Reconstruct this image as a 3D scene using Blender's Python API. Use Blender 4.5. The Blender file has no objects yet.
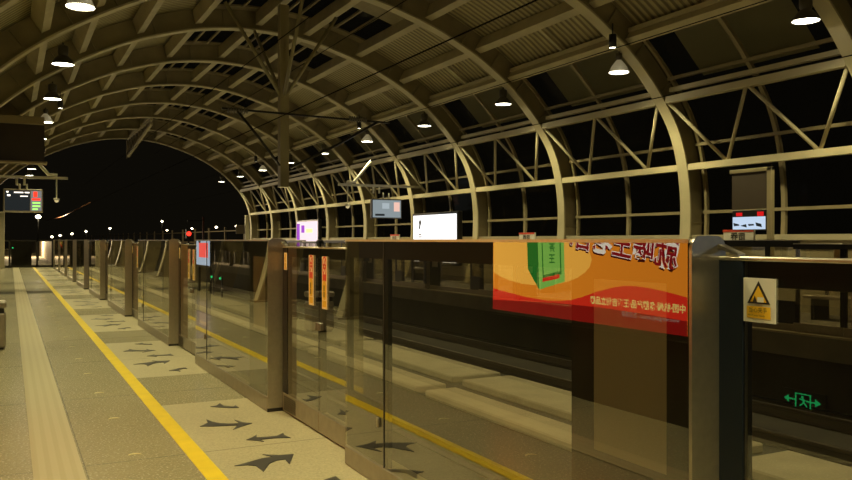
import bpy, math, random
from mathutils import Vector, Matrix
random.seed(7)
S = bpy.context.scene
COL = S.collection
PI = math.pi
ORD = ['first','second','third','fourth','fifth','sixth','seventh','eighth','ninth','tenth','eleventh','twelfth','thirteenth','fourteenth']

# ------------------------------------------------------------------ materials
MATS = {}
def mat(name, col, rough=.5, metal=0., emit=None, estr=0., spec=.5, noise=None, bump=None):
    """noise=(scale, amount) colour variation, bump=(scale, strength)"""
    m = bpy.data.materials.new(name); m.use_nodes = True
    nt = m.node_tree; b = nt.nodes['Principled BSDF']
    b.inputs['Base Color'].default_value = (*col, 1)
    b.inputs['Roughness'].default_value = rough
    b.inputs['Metallic'].default_value = metal
    b.inputs['Specular IOR Level'].default_value = spec
    if emit:
        b.inputs['Emission Color'].default_value = (*emit, 1)
        b.inputs['Emission Strength'].default_value = estr
    tc = nt.nodes.new('ShaderNodeNewGeometry')
    if noise:
        n = nt.nodes.new('ShaderNodeTexNoise'); n.inputs['Scale'].default_value = noise[0]; n.inputs['Detail'].default_value = 4
        nt.links.new(tc.outputs['Position'], n.inputs['Vector'])
        r = nt.nodes.new('ShaderNodeMapRange'); r.inputs[1].default_value = .3; r.inputs[2].default_value = .7
        r.inputs[3].default_value = 1-noise[1]; r.inputs[4].default_value = 1+noise[1]
        nt.links.new(n.outputs['Fac'], r.inputs[0])
        mx = nt.nodes.new('ShaderNodeVectorMath'); mx.operation = 'SCALE'; mx.inputs[0].default_value = col
        nt.links.new(r.outputs[0], mx.inputs['Scale']); nt.links.new(mx.outputs[0], b.inputs['Base Color'])
    if bump:
        n = nt.nodes.new('ShaderNodeTexNoise'); n.inputs['Scale'].default_value = bump[0]
        nt.links.new(tc.outputs['Position'], n.inputs['Vector'])
        bp = nt.nodes.new('ShaderNodeBump'); bp.inputs['Strength'].default_value = bump[1]; bp.inputs['Distance'].default_value = .01
        nt.links.new(n.outputs['Fac'], bp.inputs['Height']); nt.links.new(bp.outputs[0], b.inputs['Normal'])
    if name == 'brushed_steel':
        tg = nt.nodes.new('ShaderNodeTangent'); tg.direction_type = 'RADIAL'; tg.axis = 'Z'
        nt.links.new(tg.outputs[0], b.inputs['Tangent']); b.inputs['Anisotropic'].default_value = .8
    MATS[name] = m
    return m

def emis(name, col, s):
    m = bpy.data.materials.new(name); m.use_nodes = True; nt = m.node_tree
    nt.nodes.remove(nt.nodes['Principled BSDF'])
    e = nt.nodes.new('ShaderNodeEmission'); e.inputs[0].default_value = (*col, 1); e.inputs[1].default_value = s
    nt.links.new(e.outputs[0], nt.nodes['Material Output'].inputs[0])
    MATS[name] = m
    return m

def glass(name, tint, base, gain):
    m = bpy.data.materials.new(name); m.use_nodes = True; nt = m.node_tree
    nt.nodes.remove(nt.nodes['Principled BSDF'])
    t = nt.nodes.new('ShaderNodeBsdfTransparent'); t.inputs[0].default_value = (*tint, 1)
    g = nt.nodes.new('ShaderNodeBsdfGlossy'); g.inputs['Roughness'].default_value = .0; g.inputs[0].default_value = (1, .97, .9, 1)
    ge = nt.nodes.new('ShaderNodeNewGeometry'); dt = nt.nodes.new('ShaderNodeVectorMath'); dt.operation = 'DOT_PRODUCT'
    nt.links.new(ge.outputs['Normal'], dt.inputs[0]); nt.links.new(ge.outputs['Incoming'], dt.inputs[1])
    def M(op, a, b):
        n = nt.nodes.new('ShaderNodeMath'); n.operation = op; n.use_clamp = op == 'ADD'
        for q, v in enumerate((a, b)):
            if isinstance(v, (int, float)): n.inputs[q].default_value = v
            else: nt.links.new(v, n.inputs[q])
        return n
    ab = M('ABSOLUTE', dt.outputs['Value'], 0)
    pw = M('POWER', M('SUBTRACT', 1, ab.outputs[0]).outputs[0], 3)
    a = M('ADD', M('MULTIPLY', pw.outputs[0], gain).outputs[0], base)
    mx = nt.nodes.new('ShaderNodeMixShader')
    nt.links.new(a.outputs[0], mx.inputs[0]); nt.links.new(t.outputs[0], mx.inputs[1]); nt.links.new(g.outputs[0], mx.inputs[2])
    nt.links.new(mx.outputs[0], nt.nodes['Material Output'].inputs[0])
    MATS[name] = m
    return m

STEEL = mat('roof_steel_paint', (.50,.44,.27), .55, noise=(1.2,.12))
STEELD = mat('roof_steel_web', (.25,.205,.11), .6, noise=(2.,.15))  # darker copy of the roof steel, shade of the webs put into the colour
PURL = mat('purlin_paint', (.46,.40,.24), .6, noise=(1.5,.12))
DARKM = mat('dark_metal', (.03,.026,.02), .4, metal=.3)
BLACK = mat('black_plastic', (.012,.011,.010), .35)
BLACKF = mat('black_frit', (.006,.006,.006), .5)
INOX = mat('brushed_steel', (.60,.55,.46), .36, metal=.95, noise=(30.,.06))
KICK = mat('kick_plate_steel', (.38,.33,.25), .38, metal=.7, noise=(14.,.08))
STILE = mat('dark_door_stile', (.05,.045,.045), .25, metal=.7)
GLASS = glass('tinted_screen_glass', (.62,.58,.48), .155, .8)
WGLASS = glass('dark_window_glass', (.45,.45,.42), .0, .08)
YEL = mat('yellow_line_paint', (.80,.60,.02), .35, noise=(6.,.08))
ARROW = mat('arrow_dark_inlay', (.055,.052,.045), .4)
MARK = mat('pale_marker', (.62,.54,.26), .4)
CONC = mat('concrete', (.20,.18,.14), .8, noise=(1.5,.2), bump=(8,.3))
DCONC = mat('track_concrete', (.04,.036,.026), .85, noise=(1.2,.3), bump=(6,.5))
RAILM = mat('rail_steel', (.25,.22,.18), .3, metal=.9)
WALLD = mat('dark_wall_panel', (.014,.012,.009), .4, noise=(.8,.2))
WALLC = mat('cream_wall', (.42,.37,.24), .6, noise=(1.,.1))
WHITEP = mat('white_paint', (.7,.66,.5), .45)
BROWNP = mat('brown_fascia', (.045,.03,.015), .6)
FASC = mat('tan_fascia', (.33,.26,.13), .6)
STW = mat('sticker_white', (.78,.74,.62), .5)
STY = mat('sticker_yellow', (.85,.50,.02), .5)
STR = mat('sticker_red', (.75,.07,.03), .5)
STK = mat('sticker_black', (.02,.015,.01), .5)
STPEACH = mat('sticker_peach', (1,.74,.44), .5)
FROST = mat('translucent_backing', (.50,.44,.33), .6)
WIREM = mat('wire_dark', (.01,.009,.007), .95, spec=.0)

LAMP = emis('lamp_glow', (1,.93,.72), 14)
BELL = mat('lamp_bell_acrylic', (.55,.52,.40), .3, emit=(1,.85,.5), estr=.10)
LAMPB = mat('lamp_housing', (.06,.05,.03), .5)
E_WHITE = emis('white_box_glow', (1,1,1), 1.5)
E_OR = emis('ad_orange', (1,.31,.02), 2.2)
E_YE = emis('ad_yellow', (1,.50,.07), 2.7)
E_RE = emis('ad_red', (.95,.035,.015), 2.0)
E_DR = emis('ad_dark_red', (.55,.01,.01), 1.2)
E_GR = emis('ad_green', (.26,.62,.10), 2.3)
E_DG = emis('ad_dark_green', (.04,.34,.04), 1.4)
E_WH = emis('ad_white', (1,.9,.75), 2.4)
E_GOLD = emis('ad_gold', (1,.75,.2), 2.2)
E_MAR = emis('ad_maroon', (.25,.005,.01), .6)
E_TXT = emis('ad_text_red', (.55,.01,.02), 1.3)
E_PUR = emis('ad_purple', (.35,.08,.55), 1.2)
E_SCR = emis('screen_bluegrey', (.34,.40,.42), .75)
E_SCRD = emis('screen_dark', (.03,.035,.035), .6)
E_GREEN = emis('sign_green', (.03,.95,.25), 1.1)
E_REDL = emis('red_signal_glow', (1,.03,.015), 3)
E_ST = emis('street_lamp_glow', (1,.85,.55), 14)
E_PINK = emis('ad_pink', (.9,.55,.45), 1.0)
E_BLUE = emis('ad_pale_blue', (.55,.68,.85), 1.0)

# corrugated deck and floor
def deck_mat():
    m = mat('corrugated_deck', (.35,.3,.15), .6)
    nt = m.node_tree; b = nt.nodes['Principled BSDF']
    g = nt.nodes.new('ShaderNodeNewGeometry')
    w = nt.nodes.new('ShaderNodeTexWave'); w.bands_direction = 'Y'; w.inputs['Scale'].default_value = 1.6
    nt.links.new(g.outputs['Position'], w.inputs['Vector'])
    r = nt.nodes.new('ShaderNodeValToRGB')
    r.color_ramp.elements[0].position = .3; r.color_ramp.elements[0].color = (.20,.165,.08,1)  # grooves of the corrugation have their shade in the colour
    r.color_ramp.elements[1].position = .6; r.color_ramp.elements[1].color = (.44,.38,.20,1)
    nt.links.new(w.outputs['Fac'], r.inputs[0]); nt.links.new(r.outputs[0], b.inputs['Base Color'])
    bp = nt.nodes.new('ShaderNodeBump'); bp.inputs['Strength'].default_value = .6; bp.inputs['Distance'].default_value = .05
    nt.links.new(w.outputs['Fac'], bp.inputs['Height']); nt.links.new(bp.outputs[0], b.inputs['Normal'])
    return m
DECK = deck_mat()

PER = 4.93           # rhythm of the doors and of the ribs
Y0 = 2.05            # first door post
def floor_mat():
    m = bpy.data.materials.new('granite_floor'); m.use_nodes = True; nt = m.node_tree; b = nt.nodes['Principled BSDF']
    N = nt.nodes.new; L = nt.links.new
    g = N('ShaderNodeNewGeometry'); sp = N('ShaderNodeSeparateXYZ'); L(g.outputs['Position'], sp.inputs[0])
    def M(op, a, bb, c=None):
        n = N('ShaderNodeMath'); n.operation = op
        for i, v in enumerate((a, bb, c)):
            if v is None: continue
            if isinstance(v, (int, float)): n.inputs[i].default_value = v
            else: L(v, n.inputs[i])
        return n.outputs[0]
    X, Y = sp.outputs[0], sp.outputs[1]
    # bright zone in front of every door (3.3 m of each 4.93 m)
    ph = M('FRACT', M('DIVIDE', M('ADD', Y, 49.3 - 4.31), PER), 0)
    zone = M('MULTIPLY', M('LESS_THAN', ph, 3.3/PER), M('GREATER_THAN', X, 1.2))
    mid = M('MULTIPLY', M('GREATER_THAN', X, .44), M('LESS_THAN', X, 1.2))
    n1 = N('ShaderNodeTexVoronoi'); n1.inputs['Scale'].default_value = 85; L(g.outputs['Position'], n1.inputs['Vector'])
    n2 = N('ShaderNodeTexNoise'); n2.inputs['Scale'].default_value = 60; n2.inputs['Detail'].default_value = 5; L(g.outputs['Position'], n2.inputs['Vector'])
    n3 = N('ShaderNodeTexNoise'); n3.inputs['Scale'].default_value = .7; L(g.outputs['Position'], n3.inputs['Vector'])
    sv = N('ShaderNodeSeparateColor'); L(n1.outputs['Color'], sv.inputs[0])
    fac = M('ADD', M('MULTIPLY', sv.outputs[0], .26), M('MULTIPLY', n2.outputs['Fac'], .60))
    var = M('MULTIPLY', M('ADD', fac, .55), M('ADD', M('MULTIPLY', n3.outputs['Fac'], .3), .87))
    def mixc(f, a, c):
        n = N('ShaderNodeMix'); n.data_type = 'RGBA'
        L(f, n.inputs[0])
        for i, v in ((6, a), (7, c)):
            if isinstance(v, tuple): n.inputs[i].default_value = (*v, 1)
            else: L(v, n.inputs[i])
        return n.outputs[2]
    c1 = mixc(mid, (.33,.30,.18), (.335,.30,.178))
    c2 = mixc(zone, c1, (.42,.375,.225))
    # joints between slabs
    j = M('LESS_THAN', M('FRACT', M('DIVIDE', M('ADD', Y, 49.3 - 5.80), PER/2), 0), .006)
    jx = M('LESS_THAN', M('ABSOLUTE', M('SUBTRACT', X, .44), 0), .004)
    jj = M('MAXIMUM', j, jx)
    c3 = mixc(M('MULTIPLY', jj, .6), c2, (.05,.045,.03))
    # dark movement joint across the platform
    dj = M('MULTIPLY', M('LESS_THAN', M('ABSOLUTE', M('SUBTRACT', Y, 25.8), 0), .6), M('LESS_THAN', X, 1.09))
    c4 = mixc(M('MULTIPLY', dj, .85), c3, (.02,.018,.012))
    sc = N('ShaderNodeVectorMath'); sc.operation = 'SCALE'; L(c4, sc.inputs[0]); L(var, sc.inputs['Scale'])
    L(sc.outputs[0], b.inputs['Base Color'])
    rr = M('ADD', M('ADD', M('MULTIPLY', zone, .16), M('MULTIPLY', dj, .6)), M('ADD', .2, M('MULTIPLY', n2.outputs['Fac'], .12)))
    L(rr, b.inputs['Roughness'])
    return m
FLOOR = floor_mat()

def tact_mat():
    m = mat('tactile_tile', (.52,.44,.25), .5)
    nt = m.node_tree; b = nt.nodes['Principled BSDF']
    g = nt.nodes.new('ShaderNodeNewGeometry')
    w = nt.nodes.new('ShaderNodeTexWave'); w.bands_direction = 'X'; w.inputs['Scale'].default_value = 4.2
    nt.links.new(g.outputs['Position'], w.inputs['Vector'])
    r = nt.nodes.new('ShaderNodeValToRGB')
    r.color_ramp.elements[0].position = .25; r.color_ramp.elements[0].color = (.36,.31,.17,1)
    r.color_ramp.elements[1].position = .6; r.color_ramp.elements[1].color = (.40,.355,.21,1)
    nt.links.new(w.outputs['Fac'], r.inputs[0]); nt.links.new(r.outputs[0], b.inputs['Base Color'])
    return m
TACT = tact_mat()

# ------------------------------------------------------------------ mesh helpers
class MB:
    def __init__(s): s.v = []; s.f = []; s.sm = []
    def add(s, vs, fs, smooth=False):
        k = len(s.v); s.v += [tuple(v) for v in vs]
        s.f += [tuple(i+k for i in f) for f in fs]; s.sm += [smooth]*len(fs)
        return s
    def box(s, x0, x1, y0, y1, z0, z1):
        v = [(x, y, z) for z in (z0, z1) for y in (y0, y1) for x in (x0, x1)]
        return s.add(v, [(0,2,3,1),(4,5,7,6),(0,1,5,4),(2,6,7,3),(0,4,6,2),(1,3,7,5)])
    def bbox(s, x0, x1, y0, y1, z0, z1, b=.01):
        """box with all its edges chamfered"""
        v = []; 
        cx, cy, cz = (x0+x1)/2, (y0+y1)/2, (z0+z1)/2; hx, hy, hz = (x1-x0)/2, (y1-y0)/2, (z1-z0)/2
        b = min(b, hx*.9, hy*.9, hz*.9)
        idx = {}
        for sx in (-1,1):
            for sy in (-1,1):
                for sz in (-1,1):
                    for a in range(3):
                        p = [sx*(hx-b), sy*(hy-b), sz*(hz-b)]; p[a] = (sx*hx, sy*hy, sz*hz)[a]
                        idx[(sx,sy,sz,a)] = len(v); v.append((cx+p[0], cy+p[1], cz+p[2]))
        f = []
        for a in range(3):
            o = [i for i in range(3) if i != a]
            for sgn in (-1,1):
                q = []
                for (u, w) in ((-1,-1),(1,-1),(1,1),(-1,1)):
                    k = [0,0,0]; k[a] = sgn; k[o[0]] = u; k[o[1]] = w; q.append(idx[(*k, a)])
                f.append(tuple(q))
            for u in (-1,1):
                for w in (-1,1):
                    k1 = [0,0,0]; k2 = [0,0,0]; k1[a] = -1; k2[a] = 1
                    for k in (k1, k2): k[o[0]] = u; k[o[1]] = w
                    f.append((idx[(*k1, o[0])], idx[(*k2, o[0])], idx[(*k2, o[1])], idx[(*k1, o[1])]))
        for sx in (-1,1):
            for sy in (-1,1):
                for sz in (-1,1): f.append(tuple(idx[(sx,sy,sz,a)] for a in range(3)))
        return s.add(v, f)
    def beam(s, p, q, w, h, up=(0,0,1)):
        p = Vector(p); q = Vector(q); d = (q-p).normalized(); up = Vector(up)
        a = d.cross(up)
        if a.length < 1e-4: a = d.cross(Vector((1,0,0)))
        a.normalize(); b = a.cross(d)
        vs = [e + a*sx*w/2 + b*sy*h/2 for e in (p, q) for (sx, sy) in ((-1,-1),(1,-1),(1,1),(-1,1))]
        return s.add(vs, [(0,3,2,1),(4,5,6,7),(0,1,5,4),(1,2,6,5),(2,3,7,6),(3,0,4,7)])
    def tube(s, pts, r, n=10, cap=True):
        pts = [Vector(p) for p in pts]; rr = r if isinstance(r, (list, tuple)) else [r]*len(pts)
        vs = []; prev = None
        for i, p in enumerate(pts):
            d = (pts[min(i+1, len(pts)-1)] - pts[max(i-1, 0)]).normalized()
            if prev is None:
                a = d.cross(Vector((0,0,1)))
                if a.length < 1e-3: a = d.cross(Vector((1,0,0)))
            else: a = prev - d*prev.dot(d)
            a.normalize(); prev = a; b = d.cross(a)
            for k in range(n):
                t = 2*PI*k/n; vs.append(p + (a*math.cos(t) + b*math.sin(t))*rr[i])
        fs = [(i*n+k, i*n+(k+1) % n, (i+1)*n+(k+1) % n, (i+1)*n+k) for i in range(len(pts)-1) for k in range(n)]
        s.add(vs, fs, True)
        if cap:
            m = len(s.v) - len(vs)
            s.f += [tuple(m+k for k in reversed(range(n))), tuple(m+(len(pts)-1)*n+k for k in range(n))]; s.sm += [False]*2
        return s
    def lathe(s, c, prof, n=24):
        vs = [(c[0]+r*math.cos(2*PI*k/n), c[1]+r*math.sin(2*PI*k/n), c[2]+z) for r, z in prof for k in range(n)]
        fs = [(i*n+k, i*n+(k+1) % n, (i+1)*n+(k+1) % n, (i+1)*n+k) for i in range(len(prof)-1) for k in range(n)]
        return s.add(vs, fs, True)
    def disc(s, c, r, n=24, axis='z'):
        vs = []
        for k in range(n):
            a, b = r*math.cos(2*PI*k/n), r*math.sin(2*PI*k/n)
            vs.append({'z': (c[0]+a, c[1]+b, c[2]), 'x': (c[0], c[1]+a, c[2]+b), 'y': (c[0]+a, c[1], c[2]+b)}[axis])
        return s.add(vs, [tuple(range(n))])
    def prism(s, poly, axis, a0, a1):
        """2D polygon extruded along an axis: 'x' poly=(y,z); 'y' poly=(x,z); 'z' poly=(x,y)"""
        def P(u, v, a): return {'x': (a,u,v), 'y': (u,a,v), 'z': (u,v,a)}[axis]
        n = len(poly); vs = [P(u, v, a0) for u, v in poly] + [P(u, v, a1) for u, v in poly]
        return s.add(vs, [tuple(range(n)), tuple(range(2*n-1, n-1, -1))] + [(i, (i+1) % n, n+(i+1) % n, n+i) for i in range(n)])
    def quad(s, a, b, c, d): return s.add([a, b, c, d], [(0,1,2,3)])
    def build(s, name, m, parent=None):
        me = bpy.data.meshes.new(name); me.from_pydata(s.v, [], s.f); me.validate()
        for p, q in zip(me.polygons, s.sm): p.use_smooth = q
        import bmesh
        bm = bmesh.new(); bm.from_mesh(me); bmesh.ops.recalc_face_normals(bm, faces=bm.faces); bm.to_mesh(me); bm.free()
        me.materials.append(m)
        o = bpy.data.objects.new(name, me); COL.objects.link(o)
        if parent: o.parent = parent; o.matrix_parent_inverse = Matrix.Translation(-parent_loc(parent))
        return o
def parent_loc(p):
    v = Vector(p.location)
    if p.parent: pass
    return v if p.type == 'EMPTY' else Vector((0,0,0))
def tag(o, label, cat, group=None):
    o['label'] = label; o['category'] = cat
    if group: o['group'] = group
    return o
def struct(o): o['kind'] = 'structure'; return o
def thing(name, label, cat, loc=(0,0,0), group=None):
    o = bpy.data.objects.new(name, None); COL.objects.link(o); o.location = loc; o.empty_display_size = .2
    return tag(o, label, cat, group)
def sthing(name, loc=(0,0,0)):
    o = bpy.data.objects.new(name, None); COL.objects.link(o); o.location = loc
    return struct(o)
def copy_tree(o, parent=None):
    c = o.copy(); COL.objects.link(c)
    if parent: c.parent = parent
    for ch in list(o.children): copy_tree(ch, c)
    return c
def relocate(c, loc, label, rz=None):
    c.location = loc; c['label'] = label
    if rz is not None: c.rotation_euler = (0,0,rz)
    return c

def text_mesh(body, size, m, name, parent, origin, right, up, lift=.0, bold=0., align='LEFT'):
    cu = bpy.data.curves.new('lettering', 'FONT'); cu.body = body; cu.size = size; cu.offset = bold; cu.align_x = align
    t = bpy.data.objects.new('lettering_tmp', cu); COL.objects.link(t); bpy.context.view_layer.update()
    me = bpy.data.meshes.new_from_object(t.evaluated_get(bpy.context.evaluated_depsgraph_get()))
    bpy.data.objects.remove(t); bpy.data.curves.remove(cu)
    R, U = Vector(right).normalized(), Vector(up).normalized(); Nn = R.cross(U)
    for v in me.vertices: v.co = Vector(origin) + R*v.co.x + U*v.co.y + Nn*(v.co.z + lift)
    me.materials.clear(); me.materials.append(m)
    o = bpy.data.objects.new(name, me); COL.objects.link(o); o.parent = parent
    o.matrix_parent_inverse = Matrix.Translation(-parent_loc(parent))
    return o

# ------------------------------------------------------------------ arch profile
XC = 6.7; U = 14.4; EYE = 1.5
HALF = [(.510,-.104),(.524,-.06),(.533,-.02),(.537,.03),(.536,.08),(.527,.135),(.512,.178),(.494,.208),(.472,.236),(.442,.269),(.408,.300),(.374,.325),(.340,.347),(.298,.369),(.235,.397),(.14,.426),(.07,.438),(0,.442)]
PROF = [(XC+d*U, EYE+z*U) for d, z in HALF] + [(XC-(d+.045*min(1,max(0,(.34-z)/.24)))*U, EYE+z*U) for d, z in reversed(HALF[:-1])]
def smooth(P):
    out = []
    for i in range(len(P)-1):
        p0, p1, p2, p3 = P[max(i-1,0)], P[i], P[i+1], P[min(i+2,len(P)-1)]
        for k in range(3):
            t = k/3
            out.append(tuple(.5*((2*p1[a]) + (-p0[a]+p2[a])*t + (2*p0[a]-5*p1[a]+4*p2[a]-p3[a])*t*t + (-p0[a]+3*p1[a]-3*p2[a]+p3[a])*t**3) for a in (0,1)))
    return out + [P[-1]]
PR = smooth(PROF)                       # from right foot over the apex to left foot
def nrm(i):
    a, b = PR[max(i-1,0)], PR[min(i+1,len(PR)-1)]
    dx, dz = b[0]-a[0], b[1]-a[1]; l = math.hypot(dx, dz)
    return (dz/l, -dx/l)                # outward
def off(i, d): n = nrm(i); return (PR[i][0]+n[0]*d, PR[i][1]+n[1]*d)
def at_x(x, side=None):
    """index (float) on PR where X = x in the roof portion"""
    n = len(PR)
    best = None
    for i in range(n-1):
        a, b = PR[i][0], PR[i+1][0]
        if (a-x)*(b-x) <= 0 and PR[i][1] > 3.0 and a != b: best = i + (a-x)/(a-b)
    return best
def at_z(z):
    """index on the right flank where Z = z"""
    for i in range(len(PR)-1):
        if PR[i][1] <= z <= PR[i+1][1]: return i + (z-PR[i][1])/(PR[i+1][1]-PR[i][1])
def offf(t, d):
    i = min(int(t), len(PR)-2); f = t-i
    a, b = off(i, d), off(i+1, d)
    return (a[0]*(1-f)+b[0]*f, a[1]*(1-f)+b[1]*f)
def band(mb, t0, t1, d0, d1, ya, yb):
    """solid swept along the arch between offsets d0 and d1, between ya and yb"""
    ts = [t0] + [k for k in range(int(t0)+1, int(math.ceil(t1))) if k > t0+.05 and k < t1-.05] + [t1]
    vs = []
    for t in ts:
        a, b = offf(t, d0), offf(t, d1)
        vs += [(a[0],ya,a[1]),(a[0],yb,a[1]),(b[0],yb,b[1]),(b[0],ya,b[1])]
    n = len(ts); fs = [(0,1,2,3), tuple((n-1)*4+k for k in (3,2,1,0))]
    for i in range(n-1):
        for k in range(4): fs.append((i*4+k, i*4+(k+1)%4, (i+1)*4+(k+1)%4, (i+1)*4+k))
    mb.add(vs, fs)
def sheet(mb, t0, t1, d, ya, yb):
    ts = [t0] + [k for k in range(int(t0)+1, int(math.ceil(t1))) if k > t0+.05 and k < t1-.05] + [t1]
    vs = []
    for t in ts:
        a = offf(t, d); vs += [(a[0],ya,a[1]),(a[0],yb,a[1])]
    mb.add(vs, [(2*i, 2*i+1, 2*i+3, 2*i+2) for i in range(len(ts)-1)])

RIBS = [14.45 + PER*k for k in range(-4, 9)]      # -5.27 ... 53.89
YA, YB = RIBS[0]-.3, RIBS[-1]+.3
TN = len(PR)-1
# arch ribs
def make_rib():
    r = thing('arch_rib', '', 'roof rib', (0,0,0), 'curved steel ribs of the station roof')
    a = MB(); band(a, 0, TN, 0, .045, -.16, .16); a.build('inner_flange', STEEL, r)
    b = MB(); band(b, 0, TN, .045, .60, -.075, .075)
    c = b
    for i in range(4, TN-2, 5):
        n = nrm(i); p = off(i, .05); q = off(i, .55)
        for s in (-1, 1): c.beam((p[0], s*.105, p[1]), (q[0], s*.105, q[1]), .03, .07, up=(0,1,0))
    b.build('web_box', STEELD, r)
    for x in (PR[0][0], PR[-1][0]):
        d = MB()
        sgn = 1 if x > XC else -1
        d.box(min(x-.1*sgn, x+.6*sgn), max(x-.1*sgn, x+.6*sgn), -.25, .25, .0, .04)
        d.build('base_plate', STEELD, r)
    return r
rib0 = make_rib()
for i, y in enumerate(RIBS):
    r = rib0 if i == 0 else copy_tree(rib0)
    r.location = (0, y, 0)
    if i < 2: lb = 'curved steel roof rib behind the camera end of the platform, %s' % ('farther back' if i == 0 else 'right above')
    elif i == len(RIBS)-1: lb = 'last curved steel roof rib, framing the dark open end of the station'
    else: lb = 'cream curved steel roof rib, %s in view from the camera' % ORD[i-2]
    r['label'] = lb

# purlins (one long member each, let in between the ribs)
PS = [.36, .453, .593, .776, .97, 1.29, 1.78, 2.9, 6.5]     # elevation ratios of the member undersides
def at_ratio(v, d):
    k = 20.
    while k < TN-1:
        p = offf(k, d)
        if p[1] > 4 and p[0] > 0.1 and (p[1]-EYE)/p[0] >= v: return k
        k += .02
PT = [at_ratio(v, .17) for v in PS]
for n, t in enumerate(PT):
    p0 = offf(t, .17); p1 = offf(t, .56)
    mb = MB(); cc = ((p0[0]+p1[0])/2, (p0[1]+p1[1])/2)
    for a, b in zip(RIBS[:-1], RIBS[1:]):
        u = (p1[0]-p0[0], 0, p1[1]-p0[1])
        mb.beam((cc[0], a+.085, cc[1]), (cc[0], b-.085, cc[1]), .20, math.hypot(u[0], u[2]), up=u)
    o = mb.build('roof_purlin', PURL)
    tag(o, 'long box roof purlin running the length of the vault, %s from the right' % ORD[n], 'purlin', 'lengthwise purlins of the vault')

# roof covering
TP = PT
def nearest(t): return t
ce = MB(); TL = next(i for i in range(TN, 0, -1) if PR[i][1] > 2.6)
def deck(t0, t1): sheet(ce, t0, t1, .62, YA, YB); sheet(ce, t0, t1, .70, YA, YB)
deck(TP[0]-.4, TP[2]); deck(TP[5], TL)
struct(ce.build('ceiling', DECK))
win = [0]
def window_name(): win[0] += 1; return 'window_%d' % win[0]
for k in (2, 3, 4):
    w = sthing(window_name())
    g = MB(); sheet(g, TP[k], TP[k+1], .68, YA, YB); g.build('pane', WGLASS, w)
    f = MB()
    for a, b in zip(RIBS[:-1], RIBS[1:]):
        L = TP[k+1]-TP[k]
        # short deck strip next to each rib and louvre bars over the opening
        band(f, TP[k]+.1, TP[k+1]-.1, .56, .61, a+.16, a+.55)
        band(f, TP[k]+.1, TP[k+1]-.1, .56, .61, b-.55, b-.16)
        for q in (.3, .55, .8):
            tt = TP[k]+L*q; p = offf(tt, .59)
            f.box(p[0]-.035, p[0]+.035, a+.5, b-.5, p[1]-.03, p[1]+.03)
        if k == 2:
            band(f, TP[k], TP[k+1], .56, .61, (a+b)/2-1.0, (a+b)/2-.2)
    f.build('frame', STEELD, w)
# secondary bars beside the first purlin strip
for a, b, n in zip(RIBS[:-1], RIBS[1:], range(20)):
    m = MB(); band(m, TP[0]+.1, TP[1]-.1, .45, .52, (a+b)/2-.05, (a+b)/2+.05)
    p = offf(TP[0]+.55, .42); m.box(p[0]-.06, p[0]+.06, a+.1, b-.1, p[1]-.05, p[1]+.05)
    tag(m.build('tie_bar', PURL), 'T shaped tie bar under the corrugated decking, %s roof bay' % (ORD[n-2]+' visible' if n > 1 else ('hidden' if n else 'hindmost hidden')), 'tie bar', 'tie bars under the decking')

# right flank: truss per bay, glazing per bay
TT, TB = at_z(4.72), at_z(3.22)
def make_truss():
    r = thing('wall_truss', '', 'truss', (0,0,0), 'lattice trusses along the far window wall')
    y0, y1 = .17, PER-.17
    pt, pb = offf(TT, .10), offf(TB, .10)
    MB().beam((pt[0],y0,pt[1]), (pt[0],y1,pt[1]), .17, .17).build('top_chord', STEEL, r)
    MB().beam((pt[0]+.10,y0,pt[1]+.24), (pt[0]+.10,y1,pt[1]+.24), .12, .10).build('upper_rail', STEEL, r)
    MB().beam((pb[0],y0,pb[1]), (pb[0],y1,pb[1]), .17, .15).build('bottom_chord', STEEL, r)
    yb = (PER*.26, PER*.74); ym = PER/2
    for (ya, za, yb_, zb) in ((y0,1,yb[0],0),(ym-.03,1,yb[0]+.02,0),(ym+.03,1,yb[1]-.02,0),(y1,1,yb[1],0)):
        MB().tube([(pt[0], ya, pt[1]-.05), (pb[0], yb_, pb[1]+.05)], .042, 8).build('diagonal', STEEL, r)
    return r
tr0 = make_truss()
wn0 = None
WT0, WT1 = at_z(1.62), TP[0]-.25
for i, (a, b) in enumerate(zip(RIBS[:-1], RIBS[1:])):
    r = tr0 if i == 0 else copy_tree(tr0)
    relocate(r, (0,a,0), 'cream lattice truss with W diagonals on the window wall, %s bay' % (ORD[i-2]+' visible' if i > 1 else ('hidden' if i else 'hindmost hidden')))
    w = sthing(window_name(), (0,a,0))
    if wn0 is None:
        g = MB(); sheet(g, WT0, WT1, .46, .1, PER-.1); o = g.build('pane', WGLASS); o.parent = w; gm = o
        f = MB()
        band(f, WT0, WT1, .38, .46, PER/2-.05, PER/2+.05)
        band(f, WT0, WT1, .38, .46, .24, .32); band(f, WT0, WT1, .38, .46, PER-.32, PER-.24)
        for z, h in ((2.17,.07),(3.66,.07),(5.0,.07)):
            p = offf(at_z(z), .40); f.box(p[0]-.04, p[0]+.04, .2, PER-.2, p[1]-h/2, p[1]+h/2)
        p = offf(at_z(1.64), .3); 
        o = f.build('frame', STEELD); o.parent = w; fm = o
        # pale outer sheet standing in for the deck's reflection in the upper pane
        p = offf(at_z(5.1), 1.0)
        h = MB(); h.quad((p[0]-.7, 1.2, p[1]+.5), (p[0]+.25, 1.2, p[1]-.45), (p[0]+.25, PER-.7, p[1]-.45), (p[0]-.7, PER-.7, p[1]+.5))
        o = h.build('deck_reflection_sheet', mat('deck_reflection_tone', (.62,.56,.36), .7)); o.parent = w; hm = o
        wn0 = w
    else:
        for q in (gm, fm, hm): c = q.copy(); COL.objects.link(c); c.parent = w

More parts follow.
